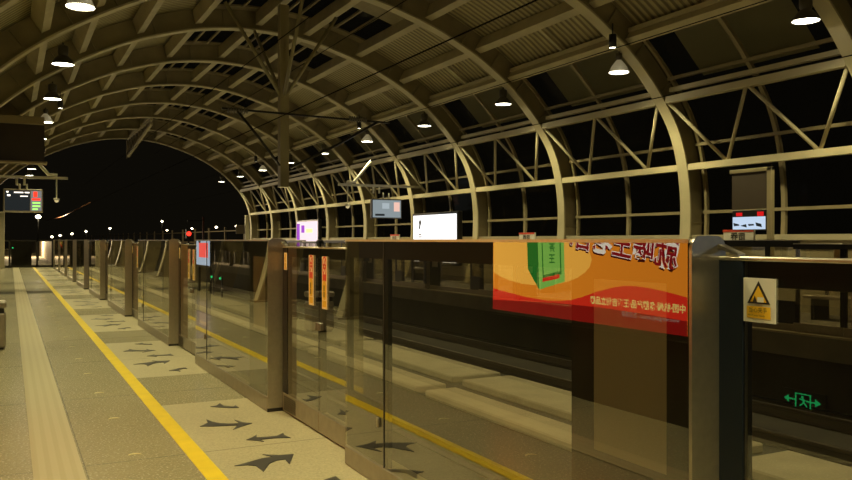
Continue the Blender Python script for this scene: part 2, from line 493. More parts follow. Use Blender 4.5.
# walls
xr = PR[0][0]
wr = MB(); wr.box(14.62, 14.9, -16, YB, 0, 1.58); wr.box(14.50, 14.92, -16, YB, 1.50, 1.62)
struct(wr.build('wall_right', WALLC))
wl = MB(); wl.box(-1.0, -.80, -6, 11.6, 0, 2.9)
struct(wl.build('wall_left', WALLD))
struct(MB().box(-2.5, -2.35, 11.6, YB, -.35, 2.4).build('wall_left_rear', WALLD))

# ------------------------------------------------------------------ platforms and tracks
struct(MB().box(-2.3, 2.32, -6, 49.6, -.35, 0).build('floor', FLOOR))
far = MB().box(11.08, 14.95, -16, YB, -.35, 0).build('floor_far_platform', CONC); struct(far)
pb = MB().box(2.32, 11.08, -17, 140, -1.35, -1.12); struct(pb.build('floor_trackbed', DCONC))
w = MB(); w.box(2.05, 2.2, -6, 49.6, -1.12, -.35); w.box(11.2, 11.35, -6, YB, -1.12, -.35)
struct(w.build('wall_platform_edge', DCONC))
struct(MB().box(11.06, 11.22, -6, YB, .002, .03).build('trim_1', WALLC))
for side, cx in (('near', 4.0), ('far', 9.4)):
    for q in (-.72, .72):
        x = cx+q; m = MB()
        m.prism([(x-.07,-1.12),(x+.07,-1.12),(x+.07,-1.10),(x+.012,-1.08),(x+.012,-1.0),(x+.036,-.985),(x+.036,-.95),(x-.036,-.95),(x-.036,-.985),(x-.012,-1.0),(x-.012,-1.08),(x-.07,-1.10)], 'y', -6, 139)
        tag(m.build('track_rail', RAILM), 'steel running rail, %s of the track beside the %s platform' % ('left rail' if q < 0 else 'right rail', side), 'rail', 'rails of the two tracks')
# concrete cover slabs laid between the two tracks, open joints between them
SLAB = mat('cover_slab_concrete', (.50,.45,.30), .7, noise=(2.,.12))
for row, (xa, xb, nm, dy) in enumerate(((7.2,8.25,'wide',.0), (6.15,6.75,'narrow',-.6))):
    for k in range(9):
        a = .95+6.0*k+dy
        o = MB().bbox(xa, xb, a, a+5.65, -1.12, -1.0, .02).build('cover_slab', SLAB)
        tag(o, '%s pale concrete cover slab lying between the tracks, %s from the camera end' % (nm, ORD[k]), 'slab', 'cover slabs between the tracks')
# yellow line, tactile strip
yl = MB().box(1.095, 1.215, -6, 49.4, .0, .004).build('yellow_line', YEL)
tag(yl, 'yellow safety line running along the platform floor', 'floor line')
tt = MB().box(.13, .425, -6, 49.4, .0, .006).build('tactile_strip', TACT)
tag(tt, 'pale cream ribbed tactile paving strip left of the yellow line', 'tactile strip')

# floor arrows: outlines as laid on the floor in front of the first door
TH = math.atan(416/809); cs, sn = math.cos(TH), math.sin(TH)
def ground(px, py):
    r = (px-426)/809; t = 1.5*809/(py-239.5)
    return (t*(sn+r*cs), t*(cs-r*sn))
def zoomed(pts): return [ground(200+x/4.8, 380+y/4.8) for x, y in pts]
ARR = {
 'diagonal': [(165,412),(240,392),(300,375),(350,368),(300,357),(380,360),(450,355),(440,380),(430,403),(408,380),(370,385),(335,400),(305,440),(270,412),(230,408)],
 'away': [(0,222),(22,212),(38,204),(30,188),(60,200),(90,206),(140,209),(190,207),(165,190),(205,202),(250,207),(200,222),(158,238),(180,216),(120,219),(60,222)],
 'toward': [(222,287),(250,275),(272,262),(272,275),(320,272),(370,267),(400,253),(405,264),(435,277),(385,277),(330,281),(290,285),(308,295),(265,290)],
 'small': [(50,127),(80,122),(95,110),(115,124),(160,127),(170,120),(187,132),(140,133),(90,130)]}
WORDS = {'diagonal': 'large slanting dark arrow', 'away': 'long dark arrow pointing to the doors', 'toward': 'dark arrow pointing away from the doors',
         'small': 'small dark arrow lying farthest along', 'small_near': 'small dark arrow lying nearest the camera'}
base = {}
for k, pts in ARR.items():
    W = zoomed(pts); cx = sum(p[0] for p in W)/len(W); cy = sum(p[1] for p in W)/len(W)
    o = MB().prism([(p[0]-cx, p[1]-cy) for p in W], 'z', .0, .004).build('floor_arrow', ARROW)
    base[k] = (o, cx, cy)
o2 = base['small'][0].copy(); COL.objects.link(o2); o2.scale = (1,-1,1); base['small_near'] = (o2, 1.74, 4.70)
for z in range(9):
    for k, (o, cx, cy) in base.items():
        c = o if z == 0 else o.copy()
        if z: COL.objects.link(c)
        c.location = (cx, cy+PER*z, .0005)
        tag(c, '%s, before the %s platform door' % (WORDS[k], ORD[z]), 'floor arrow', 'queue arrows on the platform floor')
mk = None
for i in range(16):
    y = 4.68+1.28*i
    if mk is None:
        mk = MB().prism([(.045*math.cos(a*PI/8)+0, .05*math.sin(a*PI/8)-.015) for a in range(9)] + [(-.02,.005),(.02,.005)][::1], 'z', 0, .003).build('floor_marker', MARK); c = mk
    else: c = mk.copy(); COL.objects.link(c)
    c.location = (.775, y, .0005)
    tag(c, 'small pale half round floor marker, %s' % ('nearest the camera' if i == 0 else '%s of the row from the camera' % (ORD[i] if i < 14 else ('last but one' if i == 14 else 'last'))), 'floor marker', 'row of half round floor markers')

# ------------------------------------------------------------------ platform screen doors (local coordinates: y from the post, x from screen line)
def round_top(x0, x1, z0, z1, r):
    P = [(x0, z0)]
    for k in range(7): a = PI - k*PI/12; P.append((x0+r+r*math.cos(a), z1-r+r*math.sin(a)))
    for k in range(7): a = PI/2 - k*PI/12; P.append((x1-r+r*math.cos(a), z1-r+r*math.sin(a)))
    P.append((x1, z0)); return P
def make_post():
    r = thing('screen_door_post', '', 'post', (0,0,0), 'steel posts of the platform screen')
    MB().prism(round_top(0, .155, 0, 1.515, .045), 'y', -.078, -.065).build('post_body', INOX, r)
    MB().box(-.004, .16, -.082, -.06, 0, .03).build('base_trim', DARKM, r)
    m = MB(); m.prism([(-.06,1.492),(-.06,1.478),(-.16,1.446),(-.16,1.455)], 'x', .12, .155); m.build('motor_cover', INOX, r)
    return r
FIX0, FIX1 = -.065, 3.02        # fixed screen from post to door opening
def make_screen():
    r = thing('fixed_glass_screen', '', 'glass screen', (0,0,0), 'fixed glass screens of the platform edge')
    MB().quad((0,FIX0,.13),(0,FIX1,.13),(0,FIX1,1.5),(0,FIX0,1.5)).build('glass_pane', GLASS, r)
    MB().box(.012, .05, FIX0, FIX1, 1.385, 1.49).build('black_header', BLACKF, r)
    MB().box(-.003, .05, FIX0, FIX1, 1.49, 1.503).build('top_rail', INOX, r)
    k = MB(); k.bbox(-.006, .06, FIX0, FIX1, 0, .13, .006); k.build('kick_plate', KICK, r)
    fr = MB()                                       # black surround of the emergency leaf by the post
    fr.box(.012, .04, FIX0, .05, .13, 1.385); fr.box(.012, .04, .44, .58, .13, 1.385)
    fr.box(.012, .04, .05, .44, 1.35, 1.385); fr.box(.012, .04, .05, .44, .13, .69); fr.build('black_surround', BLACKF, r)
    fr = MB()
    fr.box(.012, .04, 2.36, 2.44, .13, 1.385); fr.box(.012, .04, 2.97, FIX1, .13, 1.385)
    fr.box(.012, .04, 2.44, 2.97, .13, .50); fr.build('black_surround', BLACKF, r)
    MB().box(.012, .02, .05, .44, .69, 1.35).build('translucent_panel', FROST, r)
    MB().box(-.004, .0, 2.385, 2.395, .13, 1.49).build('joint_strip', DARKM, r)
    MB().bbox(-.016, .0, 2.45, 2.475, .36, .42, .004).build('latch', INOX, r)
    return r
D0, DM, D1 = 3.02, 3.90, 4.83
def sticker_strip(r, y, z0, z1, w, nrmx=-.004):
    w *= 1.3
    s = MB().box(.125+nrmx, .1285+nrmx, y-w/2, y+w/2, z0, z1).build('warning_sticker', STPEACH, r)
    H = z1-z0; x = .123+nrmx+.001
    for q, kind in ((.88,'o'),(.74,'o'),(.42,'y'),(.30,'y')):
        m = MB(); rr = w*.38; zc = z0+H*q
        n = 16; vs = []
        for k in range(n):
            for R in (rr, rr*.68 if kind == 'o' else .001): vs.append((x, y+R*math.cos(2*PI*k/n), zc+R*1.25*math.sin(2*PI*k/n)))
        m.add(vs, [(2*k, 2*k+1, (2*k+3) % (2*n), (2*k+2) % (2*n)) for k in range(n)])
        if kind == 'o': m.beam((x, y-rr*.6, zc+rr*.8), (x, y+rr*.6, zc-rr*.8), .002, .008)
        o = m.build('round_symbol', STR if kind == 'o' else STY, r); o.parent = s
        if kind == 'y':
            o = MB().box(x-.001, x, y-.004, y+.012, zc-.03, zc+.012).build('figure_symbol', STK, r); o.parent = s
    o = MB().box(x, x+.001, y-w*.36, y+w*.36, z0+H*.53, z0+H*.66).build('red_panel', STR, r); o.parent = s
    o = MB().box(x, x+.001, y-w*.36, y+w*.36, z0+H*.04, z0+H*.16).build('yellow_panel', STY, r); o.parent = s
def make_leaf(kind):
    r = thing('sliding_door_leaf', '', 'door leaf', (0,0,0), 'sliding glass leaves of the platform doors')
    a, b = (D0+.0, DM-.005) if kind == 'near' else (DM+.005, D1)
    x = .13
    MB().quad((x,a,.17),(x,b,.17),(x,b,1.44),(x,a,1.44)).build('glass_pane', GLASS, r)
    MB().box(x+.01, x+.045, a, b, 1.355, 1.432).build('black_header', BLACKF, r)
    MB().bbox(x-.008, x+.05, a, b, 1.432, 1.446, .004).build('top_rail', INOX, r)
    MB().bbox(x-.006, x+.05, a, b, .01, .17, .006).build('kick_plate', KICK, r)
    s = MB()
    if kind == 'near': s.box(x+.01, x+.04, b-.05, b, .17, 1.355)
    else: s.box(x+.01, x+.04, a, a+.05, .17, 1.355); MB().box(x-.004, x+.04, b-.13, b, .17, 1.432).build('stile', STILE, r)
    s.build('stile', STILE, r)
    if kind == 'near':
        sticker_strip(r, b-.135, .975, 1.375, .085)
        MB().bbox(x-.02, x, b-.04, b-.02, .80, .86, .004).build('pull', INOX, r)
    else:
        sticker_strip(r, a+.16, .985, 1.38, .085)
        MB().bbox(x-.02, x, a+.02, a+.04, .80, .86, .004).build('pull', INOX, r)
        g = MB()
        for k in range(7): g.box(x-.010, x-.006, b-.36, b-.05, .03+.018*k, .038+.018*k)
        g.build('vent_grille', DARKM, r)
        st = MB().box(.124, .1255, b-.125, b-.045, 1.24, 1.39).build('small_sticker', STPEACH, r)
        t = MB().box(.1232, .124, b-.10, b-.065, 1.25, 1.30).build('yellow_panel', STY, r); t.parent = st
        t = MB().box(.1232, .124, b-.10, b-.065, 1.31, 1.38).build('yellow_panel', STY, r); t.parent = st
    return r
P_, S_, LN, LF = make_post(), make_screen(), make_leaf('near'), make_leaf('far')
first = {'P': 1, 'S': 1, 'N': 1, 'F': 1}
def use(key, src, loc, label, rz=0.):
    o = src if first[key] else copy_tree(src); first[key] = 0
    return relocate(o, loc, label, rz)
XS = 2.0
for k in range(9):
    y = Y0+PER*k; n = ORD[k]
    use('P', P_, (XS,y,0), 'round topped steel post of the near platform screen, %s from the camera' % n)
    use('S', S_, (XS,y,0), 'fixed dark glass screen with black header beyond the %s near platform post' % n)
    use('N', LN, (XS,y,0), 'glass door leaf with red-yellow warning strip, nearer leaf of the %s doorway' % n)
    use('F', LF, (XS,y,0), 'glass door leaf with red-yellow warning strip, farther leaf of the %s doorway' % n)
use('P', P_, (XS,Y0+PER*9,0), 'round topped stainless steel post of the near platform screen, beside the end gate')
# near right door leaf with its own big sign (no strip)
nd = thing('sliding_door_leaf', 'dark glass door leaf at right edge with triangular yellow warning sign', 'door leaf', (XS, Y0-PER, 0), 'sliding glass leaves of the platform doors')
def loc(mb, name, m, p=nd):
    o = mb.build(name, m); o.parent = p; return o
x = .13; a, b = D0-.06, D1+.05
loc(MB().quad((x,a,.17),(x,b,.17),(x,b,1.44),(x,a,1.44)), 'glass_pane', GLASS)
loc(MB().box(x+.01, x+.045, a, b, 1.35, 1.432), 'black_header', BLACKF)
loc(MB().bbox(x-.008, x+.05, a, b, 1.432, 1.446, .004), 'top_rail', INOX)
loc(MB().bbox(x-.006, x+.05, a, b, .01, .17, .006), 'kick_plate', KICK)
loc(MB().box(x-.006, x+.04, 4.755, b, .17, 1.432), 'stile', mat('blue_black_stile', (.02,.028,.04), .22, metal=.3))
loc(MB().box(x+.01, x+.04, 4.32, 4.36, .17, 1.35), 'mullion', STILE)
st = loc(MB().box(.122, .1285, 4.627, 4.748, 1.237, 1.378), 'warning_sign', STW)
def sub(mb, name, m, p): o = mb.build(name, m); o.parent = p; return o
yc = 4.688; xx = .1215
def tri(s, zc, xo): return MB().prism([(yc-.050*s, zc-.030*s),(yc+.050*s, zc-.030*s),(yc, zc+.052*s)], 'x', xo-.001, xo)
sub(tri(.88, 1.323, xx), 'triangle_border', STK, st); sub(tri(.62, 1.321, xx-.001), 'triangle_field', STY, st)
sub(MB().box(xx-.004, xx-.003, yc-.022, yc+.002, 1.302, 1.318), 'pinched_hand_symbol', STW, st)
sub(MB().prism([(yc+.002,1.298),(yc+.022,1.298),(yc+.012,1.322)], 'x', xx-.004, xx-.003), 'wedge_symbol', STK, st)
sub(MB().box(xx-.001, xx, yc-.046, yc+.046, 1.250, 1.288), 'yellow_panel', STY, st)
# face seen from -X: reading direction is towards -Y
text_mesh('当心夹手', .018, STK, 'lettering', st, (xx-.003, yc+.037, 1.270), (0,-1,0), (0,0,1)).parent = st
text_mesh('Mind your hands', .0098, STK, 'lettering', st, (xx-.003, yc+.040, 1.256), (0,-1,0), (0,0,1)).parent = st
for c in st.children: c.matrix_parent_inverse = Matrix.Identity(4)

# far platform screen, mirrored
XF = 11.4
for k in range(0, 10):
    y = Y0+PER*(k+1); n = ORD[k]
    use('P', P_, (XF,y,0), 'steel screen post across the tracks on the opposite platform, %s from the right' % n, PI)
    use('S', S_, (XF,y,0), 'fixed glass screen across the tracks on the opposite platform, %s from the right' % n, PI)
    use('N', LN, (XF,y,0), 'door leaf across the tracks, farther leaf of the %s pair from the right' % n, PI)
    use('F', LF, (XF,y,0), 'door leaf across the tracks, nearer leaf of the %s pair from the right' % n, PI)

# ------------------------------------------------------------------ end gate of the platform
eg = thing('end_gate', 'dark framed glass end gate closing off the far end of the platform', 'gate', (0,49.2,0))
g = MB()
for x in (-.9, -.02, 1.32, 2.1): g.box(x-.05, x+.05, -.04, .04, 0, 1.5)
g.box(-.9, 2.3, -.04, .04, 1.42, 1.5); g.box(-.9, 2.3, -.04, .04, 0, .12)
o = g.build('frame', DARKM); o.parent = eg
o = MB().quad((-.9,0,.1),(2.1,0,.1),(2.1,0,1.45),(-.9,0,1.45)).build('glass_pane', GLASS); o.parent = eg
o = MB().box(.05, 1.05, .0, .03, .12, 1.42).build('dark_panel', BLACK); o.parent = eg
o = MB().box(.10, .16, -.02, .0, 1.05, 1.10).build('indicator_light', E_GREEN); o.parent = eg
tag(MB().bbox(-.62, -.26, 48.6, 48.9, 0, 3.0, .02).build('concrete_column', WALLC), 'pale square column at left edge by the end gate', 'column')

# ------------------------------------------------------------------ litter bin at left edge
bn = thing('litter_bin', 'short stainless steel litter bin at left edge of the platform', 'bin', (-.25,12.6,0))
def bp(mb, n, m): o = mb.build(n, m); o.parent = bn
bp(MB().bbox(-.2,.2,-.16,.16,.03,.50,.02), 'bin_body', KICK)
bp(MB().bbox(-.18,.18,-.14,.14,.50,.57,.005), 'slot_band', BLACK)
bp(MB().bbox(-.21,.21,-.17,.17,.57,.66,.02), 'lid', INOX)
bp(MB().box(-.17,.17,-.13,.13,0,.03), 'plinth', BLACK)

# ------------------------------------------------------------------ lamps
LAMPX = {'far': 12.5, 'near': 1.04}
def lampshape(kind):
    r = thing('pendant_lamp', '', 'lamp', (0,0,0), 'pendant lamps under the roof ribs')
    m = MB(); m.lathe((0,0,0), [(.055,.29),(.06,.34),(.075,.36),(.075,.44),(.0,.44)] if kind == 'bell' else [(.09,.20),(.11,.26),(.11,.40),(.05,.43),(0,.43)]); m.tube([(0,0,.42),(0,0,.49)], .02, 8)
    m.build('ballast_housing', LAMPB if kind == 'bell' else LAMPB, r)
    if kind == 'bell': s = MB().lathe((0,0,0), [(.225,0),(.215,.04),(.185,.12),(.13,.20),(.08,.26),(.055,.29)])
    else: s = MB().lathe((0,0,0), [(.235,0),(.22,.04),(.18,.11),(.12,.18),(.09,.20)])
    s.build('bell_shade', BELL if kind == 'bell' else LAMPB, r)
    MB().disc((0,0,.012), .225).build('glowing_lens', LAMP, r)
    return r
LK = {'bell': lampshape('bell'), 'plain': lampshape('plain')}
fl = {'bell': 1, 'plain': 1}
for s, lx in LAMPX.items():
    for i, y in enumerate(RIBS):
        kind = 'bell' if i % 3 == 1 else 'plain'
        o = LK[kind] if fl[kind] else copy_tree(LK[kind]); fl[kind] = 0
        relocate(o, (lx, y+.12, 5.36), '%s lamp over the %s, %s' % ('glowing bell' if kind == 'bell' else 'dark backed round', 'opposite platform' if s == 'far' else 'near platform', 'under the %s roof rib in view' % ORD[i-2] if i > 1 else ('right above the camera' if i == 1 else 'behind the camera')))
        L = bpy.data.lights.new('lamp_light', 'SPOT'); L.energy = 350; L.color = (1,.88,.46); L.shadow_soft_size = .2; L.spot_size = 2.3; L.spot_blend = .5
        q = bpy.data.objects.new('lamp_light', L); COL.objects.link(q); q.parent = o; q.location = (0,0,-.03)
spot0 = None
for s, sx in (('far', 12.0), ('near', 1.46)):
    for y in (14.45, 29.24, 44.03):
        if spot0 is None:
            spot0 = thing('cylinder_downlight', '', 'downlight', (0,0,0), 'small black cylinder downlights')
            m = MB(); m.lathe((0,0,0), [(.0,.30),(.085,.30),(.085,0),(.075,0)]); m.tube([(0,0,.30),(0,0,.55)], .015, 8); m.build('can', BLACK, spot0)
            MB().disc((0,0,.012), .078).build('lens', LAMP, spot0); o = spot0
        else: o = copy_tree(spot0)
        relocate(o, (sx, y-.25, 5.80), 'small black cylinder downlight beside the %s platform\'s %s bell lamp' % (s.replace('far','opposite'), {14.45:'first',29.24:'second',44.03:'third'}[y]))

# ------------------------------------------------------------------ overhead line support
XP, YP = 6.6, 21.3
hp = thing('hanging_catenary_mast', 'square steel mast hanging from the roof ridge with slanting braces', 'mast', (XP,YP,2.93))
def hb(mb, n, m=STEELD):
    o = mb.build(n, m, hp); return o
POLE = mat('mast_paint', (.34,.29,.15), .5)
hb(MB().box(XP-.12, XP+.12, YP-.12, YP+.12, 2.93, 7.86), 'mast_column', POLE)
BR = mat('brace_paint', (.30,.26,.13), .5)
for q in ((5.02,YP,7.75),(8.12,YP,7.72),(XP,19.55,7.82),(XP,24.2,7.82)):
    hb(MB().tube([(XP,YP,5.3), q], .05, 8), 'brace', BR)
am = hb(MB().beam((4.9,YP-.15,4.93),(9.7,YP-.15,4.86), .05, .05), 'cross_arm', DARKM)
for x0 in (5.05, 8.45):
    m = MB(); 
    pr = []
    for k in range(8): pr += [(.035, .07*k), (.085, .07*k+.02), (.035, .07*k+.045)]
    n = 14
    vs = [(x0+z, YP-.15+r*math.cos(2*PI*k/n), 4.90+r*math.sin(2*PI*k/n)) for r, z in pr for k in range(n)]
    m.add(vs, [(i*n+k, i*n+(k+1) % n, (i+1)*n+(k+1) % n, (i+1)*n+k) for i in range(len(pr)-1) for k in range(n)], True)
    hb(m, 'insulator', mat('insulator_ceramic', (.16,.14,.11), .4))
hb(MB().tube([(9.3,YP-.15,4.85),(8.1,YP-.15,4.15),(6.75,YP-.15,3.45)], .035, 8), 'cantilever_tube', DARKM)
hb(MB().tube([(5.3,YP-.15,4.9),(5.9,YP-.15,4.2),(6.45,YP-.15,3.5)], .035, 8), 'cantilever_tube', DARKM)
for nm, x, z, d, zz in (('contact wire over the far track', 9.4, 3.82, .3, 0), ('messenger wire over the far track', 9.4, 4.85, .3, 0), ('contact wire over the near track', 4.0, 3.55, .3, 0), ('messenger wire over the near track', 4.0, 4.85, 0, 0)):
    pts = [(x, -6, z), (x, YP, z), (x, 56, z)]
    tag(MB().tube(pts, .008, 6).build('overhead_wire', WIREM), 'thin dark ' + nm, 'wire', 'overhead line wires')
tag(MB().tube([(8.6,-3,8.2-.8),(8.3,10,7.2),(8.0,24,6.9),(7.6,50,6.6)], .010, 6).build('overhead_cable', WIREM), 'slack dark cable slung high under the vault', 'cable')

# ridge lattice fin at far end
rf = thing('ridge_lattice', 'brown lattice fin hanging under the ridge at the far end of the vault', 'lattice', (6.6,46,0))
m = MB(); m.beam((6.6,44.3,7.6),(6.6,53.7,6.75), .12,.14); m.beam((6.6,44.3,7.82),(6.6,53.7,7.82), .12,.12); m.build('chords', STEEL, rf)
m = MB()
for k in range(9):
    y = 45.0+k*1.05; zb = 7.6-.85*(y-44.3)/9.4
    m.beam((6.6,y,zb),(6.6,y+.9,7.80), .06,.06, up=(1,0,0)); m.beam((6.6,y+.9,7.80),(6.6,y+1.0,zb-.08), .06,.06, up=(1,0,0))
m.build('lattice_bars', STEELD, rf)
m = MB(); m.prism([(45,7.75),(53.7,7.75),(53.7,6.85),(45,7.5)], 'x', 6.62, 6.65); m.build('backing_sheet', STEELD, rf)

# ------------------------------------------------------------------ dark kiosk box overhead at left
kb = thing('overhead_fascia_box', 'dark brown box fascia with tan top band hanging over platform at upper left', 'fascia box', (0,28.5,0))
MB().box(-.7, .97, 28.3, 28.85, 3.97, 5.13).build('dark_face', BROWNP, kb)
MB().bbox(-.7, .97, 28.2, 28.9, 5.13, 5.38, .02).build('tan_top_band', FASC, kb)
MB().box(-.7, 1.05, 28.2, 28.9, 3.92, 3.97).build('bottom_trim', FASC, kb)

# ------------------------------------------------------------------ display arms
def display_arm(label, loc, mirror, lbl2, scr):
    """local x: + toward the track end of the arm"""
    r = thing('display_bracket', label, 'bracket', loc, 'white steel brackets over the platforms')
    k = -1 if mirror else 1
    def B(mb, n, m, p=r):
        if mirror: mb.v = [(-v[0], v[1], v[2]) for v in mb.v]
        o = mb.build(n, m); o.parent = p; return o
    B(MB().beam((-2.6,0,0),(1.0,0,0), .10,.09), 'cross_arm', WHITEP)
    B(MB().tube([(-.35,0,.95),(.35,0,.12),(.65,0,.10)], .06, 8), 'slanting_strut', WHITEP)
    B(MB().tube([(.62,0,.0),(.62,0,-.75)], .025, 8), 'drop_rod', WHITEP)
    B(MB().tube([(-.70,0,0),(-.70,0,-.30)], .04, 8), 'hanger', WHITEP); B(MB().tube([(-.45,0,0),(-.45,0,-.30)], .04, 8), 'hanger', WHITEP)
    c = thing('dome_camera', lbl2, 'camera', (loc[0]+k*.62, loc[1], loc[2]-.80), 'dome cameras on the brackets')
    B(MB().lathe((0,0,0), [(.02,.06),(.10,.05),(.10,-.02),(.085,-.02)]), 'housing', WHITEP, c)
    B(MB().lathe((0,0,0), [(.08,-.02),(.07,-.07),(.035,-.10),(0.001,-.11)]), 'dome', mat('dome_plastic_glow', (.5,.45,.3), .2, emit=(1,.8,.4), estr=.5), c)  # dome is given a glow of its own, though it is no lamp
    return r
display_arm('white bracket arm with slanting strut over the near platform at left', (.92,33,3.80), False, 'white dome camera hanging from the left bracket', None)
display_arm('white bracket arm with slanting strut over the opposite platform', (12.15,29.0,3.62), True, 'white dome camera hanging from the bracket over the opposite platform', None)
def plane_rects(p, y, rects, name):
    for (x0, x1, z0, z1, m) in rects:
        o = MB().box(x0, x1, y-.003, y, z0, z1).build(name, m); o.parent = p
tv = thing('display_screen', 'hanging train information display with dark field and coloured side column at left', 'display', (.43,33,2.93), 'hanging displays')
o = MB().bbox(-.65,.65,-.08,.10,-.43,.43,.02).build('casing', KICK); o.parent = tv
plane_rects(tv, -.082, [(-.60,.22,-.36,.37,E_SCRD),(.25,.60,-.36,.37,emis('screen_side_panel', (.42,.42,.40), .5))], 'screen_field')
plane_rects(tv, -.086, [(.33,.46,.14,.34,E_RE),(.28,.56,.02,.10,E_RE),(.30,.56,-.10,-.04,E_GR),(.30,.56,-.22,-.16,E_GR),(.30,.48,-.33,-.27,E_GR),(-.55,-.48,.29,.34,E_WH),(-.3,.0,.28,.32,E_WH),(.05,.2,.28,.32,E_WH),(-.52,-.42,.16,.22,E_WH),(-.1,.15,.15,.18,E_WH)], 'screen_graphic')
tv2 = thing('display_screen', 'hanging pale blue lit display over the opposite platform', 'display', (13.10,28.9,2.72), 'hanging displays')
o = MB().bbox(-.64,.64,-.08,.10,-.38,.38,.02).build('casing', BLACK); o.parent = tv2
plane_rects(tv2, -.082, [(-.60,.60,-.34,.34,E_SCR)], 'screen_field')
plane_rects(tv2, -.086, [(-.2,.1,.0,.22,emis('screen_pale', (.5,.58,.62), .8)),(.30,.55,-.1,.26,E_PINK),(-.5,-.1,-.28,-.2,E_SCRD)], 'screen_graphic')
for c in (tv, tv2):
    for q in (-.12, .12): o = MB().tube([(q,0,.38),(q,0,.62)], .03, 8).build('mounting_stem', WHITEP); o.parent = c

# ------------------------------------------------------------------ light boxes on far wall
def wallbox(label, y0, y1, z0, z1, field, x=14.30):
    r = thing('advert_light_box', label, 'light box', (x, (y0+y1)/2, z0), 'light boxes on the far wall')
    MB().bbox(x, x+.20, y0-.09, y1+.09, z0-.09, z1+.09, .02).build('casing', BLACK, r)
    MB().box(x-.006, x, y0, y1, z0, z1).build('lit_face', field, r)
    return r
wb = wallbox('large glowing white advertising light box above the opposite platform screen', 25.4, 28.9, .66, 2.46, E_WHITE)
m = MB(); m.disc((14.29, 28.3, 2.18), .10, axis='x'); m.beam((14.29,28.3,2.16),(14.29,28.35,1.93), .01, .10); m.build('figure_print', STK, wb)
m = MB(); m.beam((14.29,28.4,1.72),(14.29,28.2,1.72), .01, .05); m.beam((14.29,28.45,1.62),(14.29,28.15,1.62), .01,.04); m.build('caption_print', KICK, wb)
wb = wallbox('smaller light box with purple and pink picture on the far wall, farther away', 40.2, 43.6, .7, 2.50, emis('pale_pink_glow', (1,.80,.85), 1.1))
m = MB(); m.box(14.28,14.29,43.1,43.6,1.0,2.4); m.box(14.28,14.29,42.3,42.8,1.9,2.3); m.build('purple_print', E_PUR, wb)
m = MB(); m.box(14.28,14.29,41.0,42.0,1.9,2.1); m.build('yellow_print', E_GOLD, wb)
wallbox('unseen pale blue light box added on the far wall behind the camera', -13.5, -8.5, .9, 2.3, E_BLUE)  # unseen box put in to give the near post a bluish reflection
# station name signs on far wall
def namesign(y, label):
    r = thing('station_name_sign', label, 'sign', (14.3, y, 1.50), 'station name signs on the far wall')
    MB().bbox(14.26, 14.32, y-.42, y+.42, 1.44, 1.73, .01).build('white_board', STW, r)
    MB().box(14.25, 14.26, y-.42, y+.42, 1.68, 1.73).build('red_band', STR, r)
    text_mesh('乔司', .20, STK, 'lettering', r, (14.248, y+.20, 1.49), (0,-1,0), (0,0,1), bold=.004)
namesign(12.7, 'white station name sign with red top edge reading 乔司 at right')
namesign(20.9, 'white station name sign with red top edge, above the orange advert reflection')
namesign(30.6, 'small white station name sign with red top edge just left of the white light box')
# information stand at right
inf = thing('information_stand', 'dark standing frame with small lit picture screen behind the station name sign', 'information stand', (13.7,12.0,0))
x = 13.6
MB().bbox(x, x+.10, 11.28, 11.40, 0, 2.98, .01).build('post', STEELD, inf)
MB().bbox(x, x+.10, 11.28, 12.35, 2.90, 2.98, .01).build('top_bar', STEELD, inf)
MB().box(x+.03, x+.07, 11.40, 12.30, 2.14, 2.90).build('dark_panel', BROWNP, inf)
s = MB().bbox(x, x+.08, 11.40, 12.27, 1.70, 2.12, .01).build('screen_casing', BLACK, inf)
m = MB().box(x-.006, x, 11.42, 12.25, 1.72, 1.98).build('screen_picture', E_BLUE, inf)
MB().box(x-.010, x-.006, 12.0, 12.16, 2.0, 2.07).build('red_picture_block', E_DR, inf); MB().box(x-.010, x-.006, 11.46, 11.62, 1.99, 2.08).build('red_picture_block', E_DR, inf)
for k in range(4): MB().prism([(11.5+k*.19,1.76+.04*(k%2)),(11.64+k*.19,1.79),(11.66+k*.19,1.86-.03*(k%3)),(11.52+k*.19,1.83)], 'x', x-.012, x-.008).build('dark_picture_block', E_SCRD, inf)

# benches on far platform
for i, y in enumerate((9.5, 14.8, 19.6, 26.5)):
    r = thing('platform_bench', 'low metal bench against the far wall, %s from the near end' % ORD[i], 'bench', (13.6,y,0), 'benches on the opposite platform')
    for nm, mb, mm in (('seat', MB().bbox(-.22,.22,-.9,.9,.40,.46,.015), KICK), ('backrest', MB().bbox(.2,.25,-.9,.9,.55,.85,.015), KICK)):
        o = mb.build(nm, mm); o.parent = r
    for yy in (-.7,.7):
        m = MB(); m.bbox(-.2,.25,yy-.03,yy+.03,0,.40,.005); m.bbox(.2,.25,yy-.03,yy+.03,.4,.75,.005); o = m.build('leg', DARKM); o.parent = r

# ------------------------------------------------------------------ adverts on the near side wall (seen mirrored in the glass)
XA = -.795
ad = thing('advert_light_box', 'orange and red drink advert with green carton, seen mirrored in the nearest screen', 'light box', (XA,6.2,.72), 'light boxes on the near platform wall')
A0, A1, AZ0, AZ1 = 4.72, 7.60, .74, 2.2
MB().bbox(XA-.005, XA+.05, A0-.06, A1+.06, AZ0-.06, AZ1+.06, .015).build('casing', BLACK, ad)
xf = XA+.052
MB().box(xf, xf+.002, A0, A1, AZ0, AZ1).build('orange_face', E_OR, ad)
def curvepoly(f, n=24): return [(A0+(A1-A0)*k/n, f(k/n)) for k in range(n+1)]
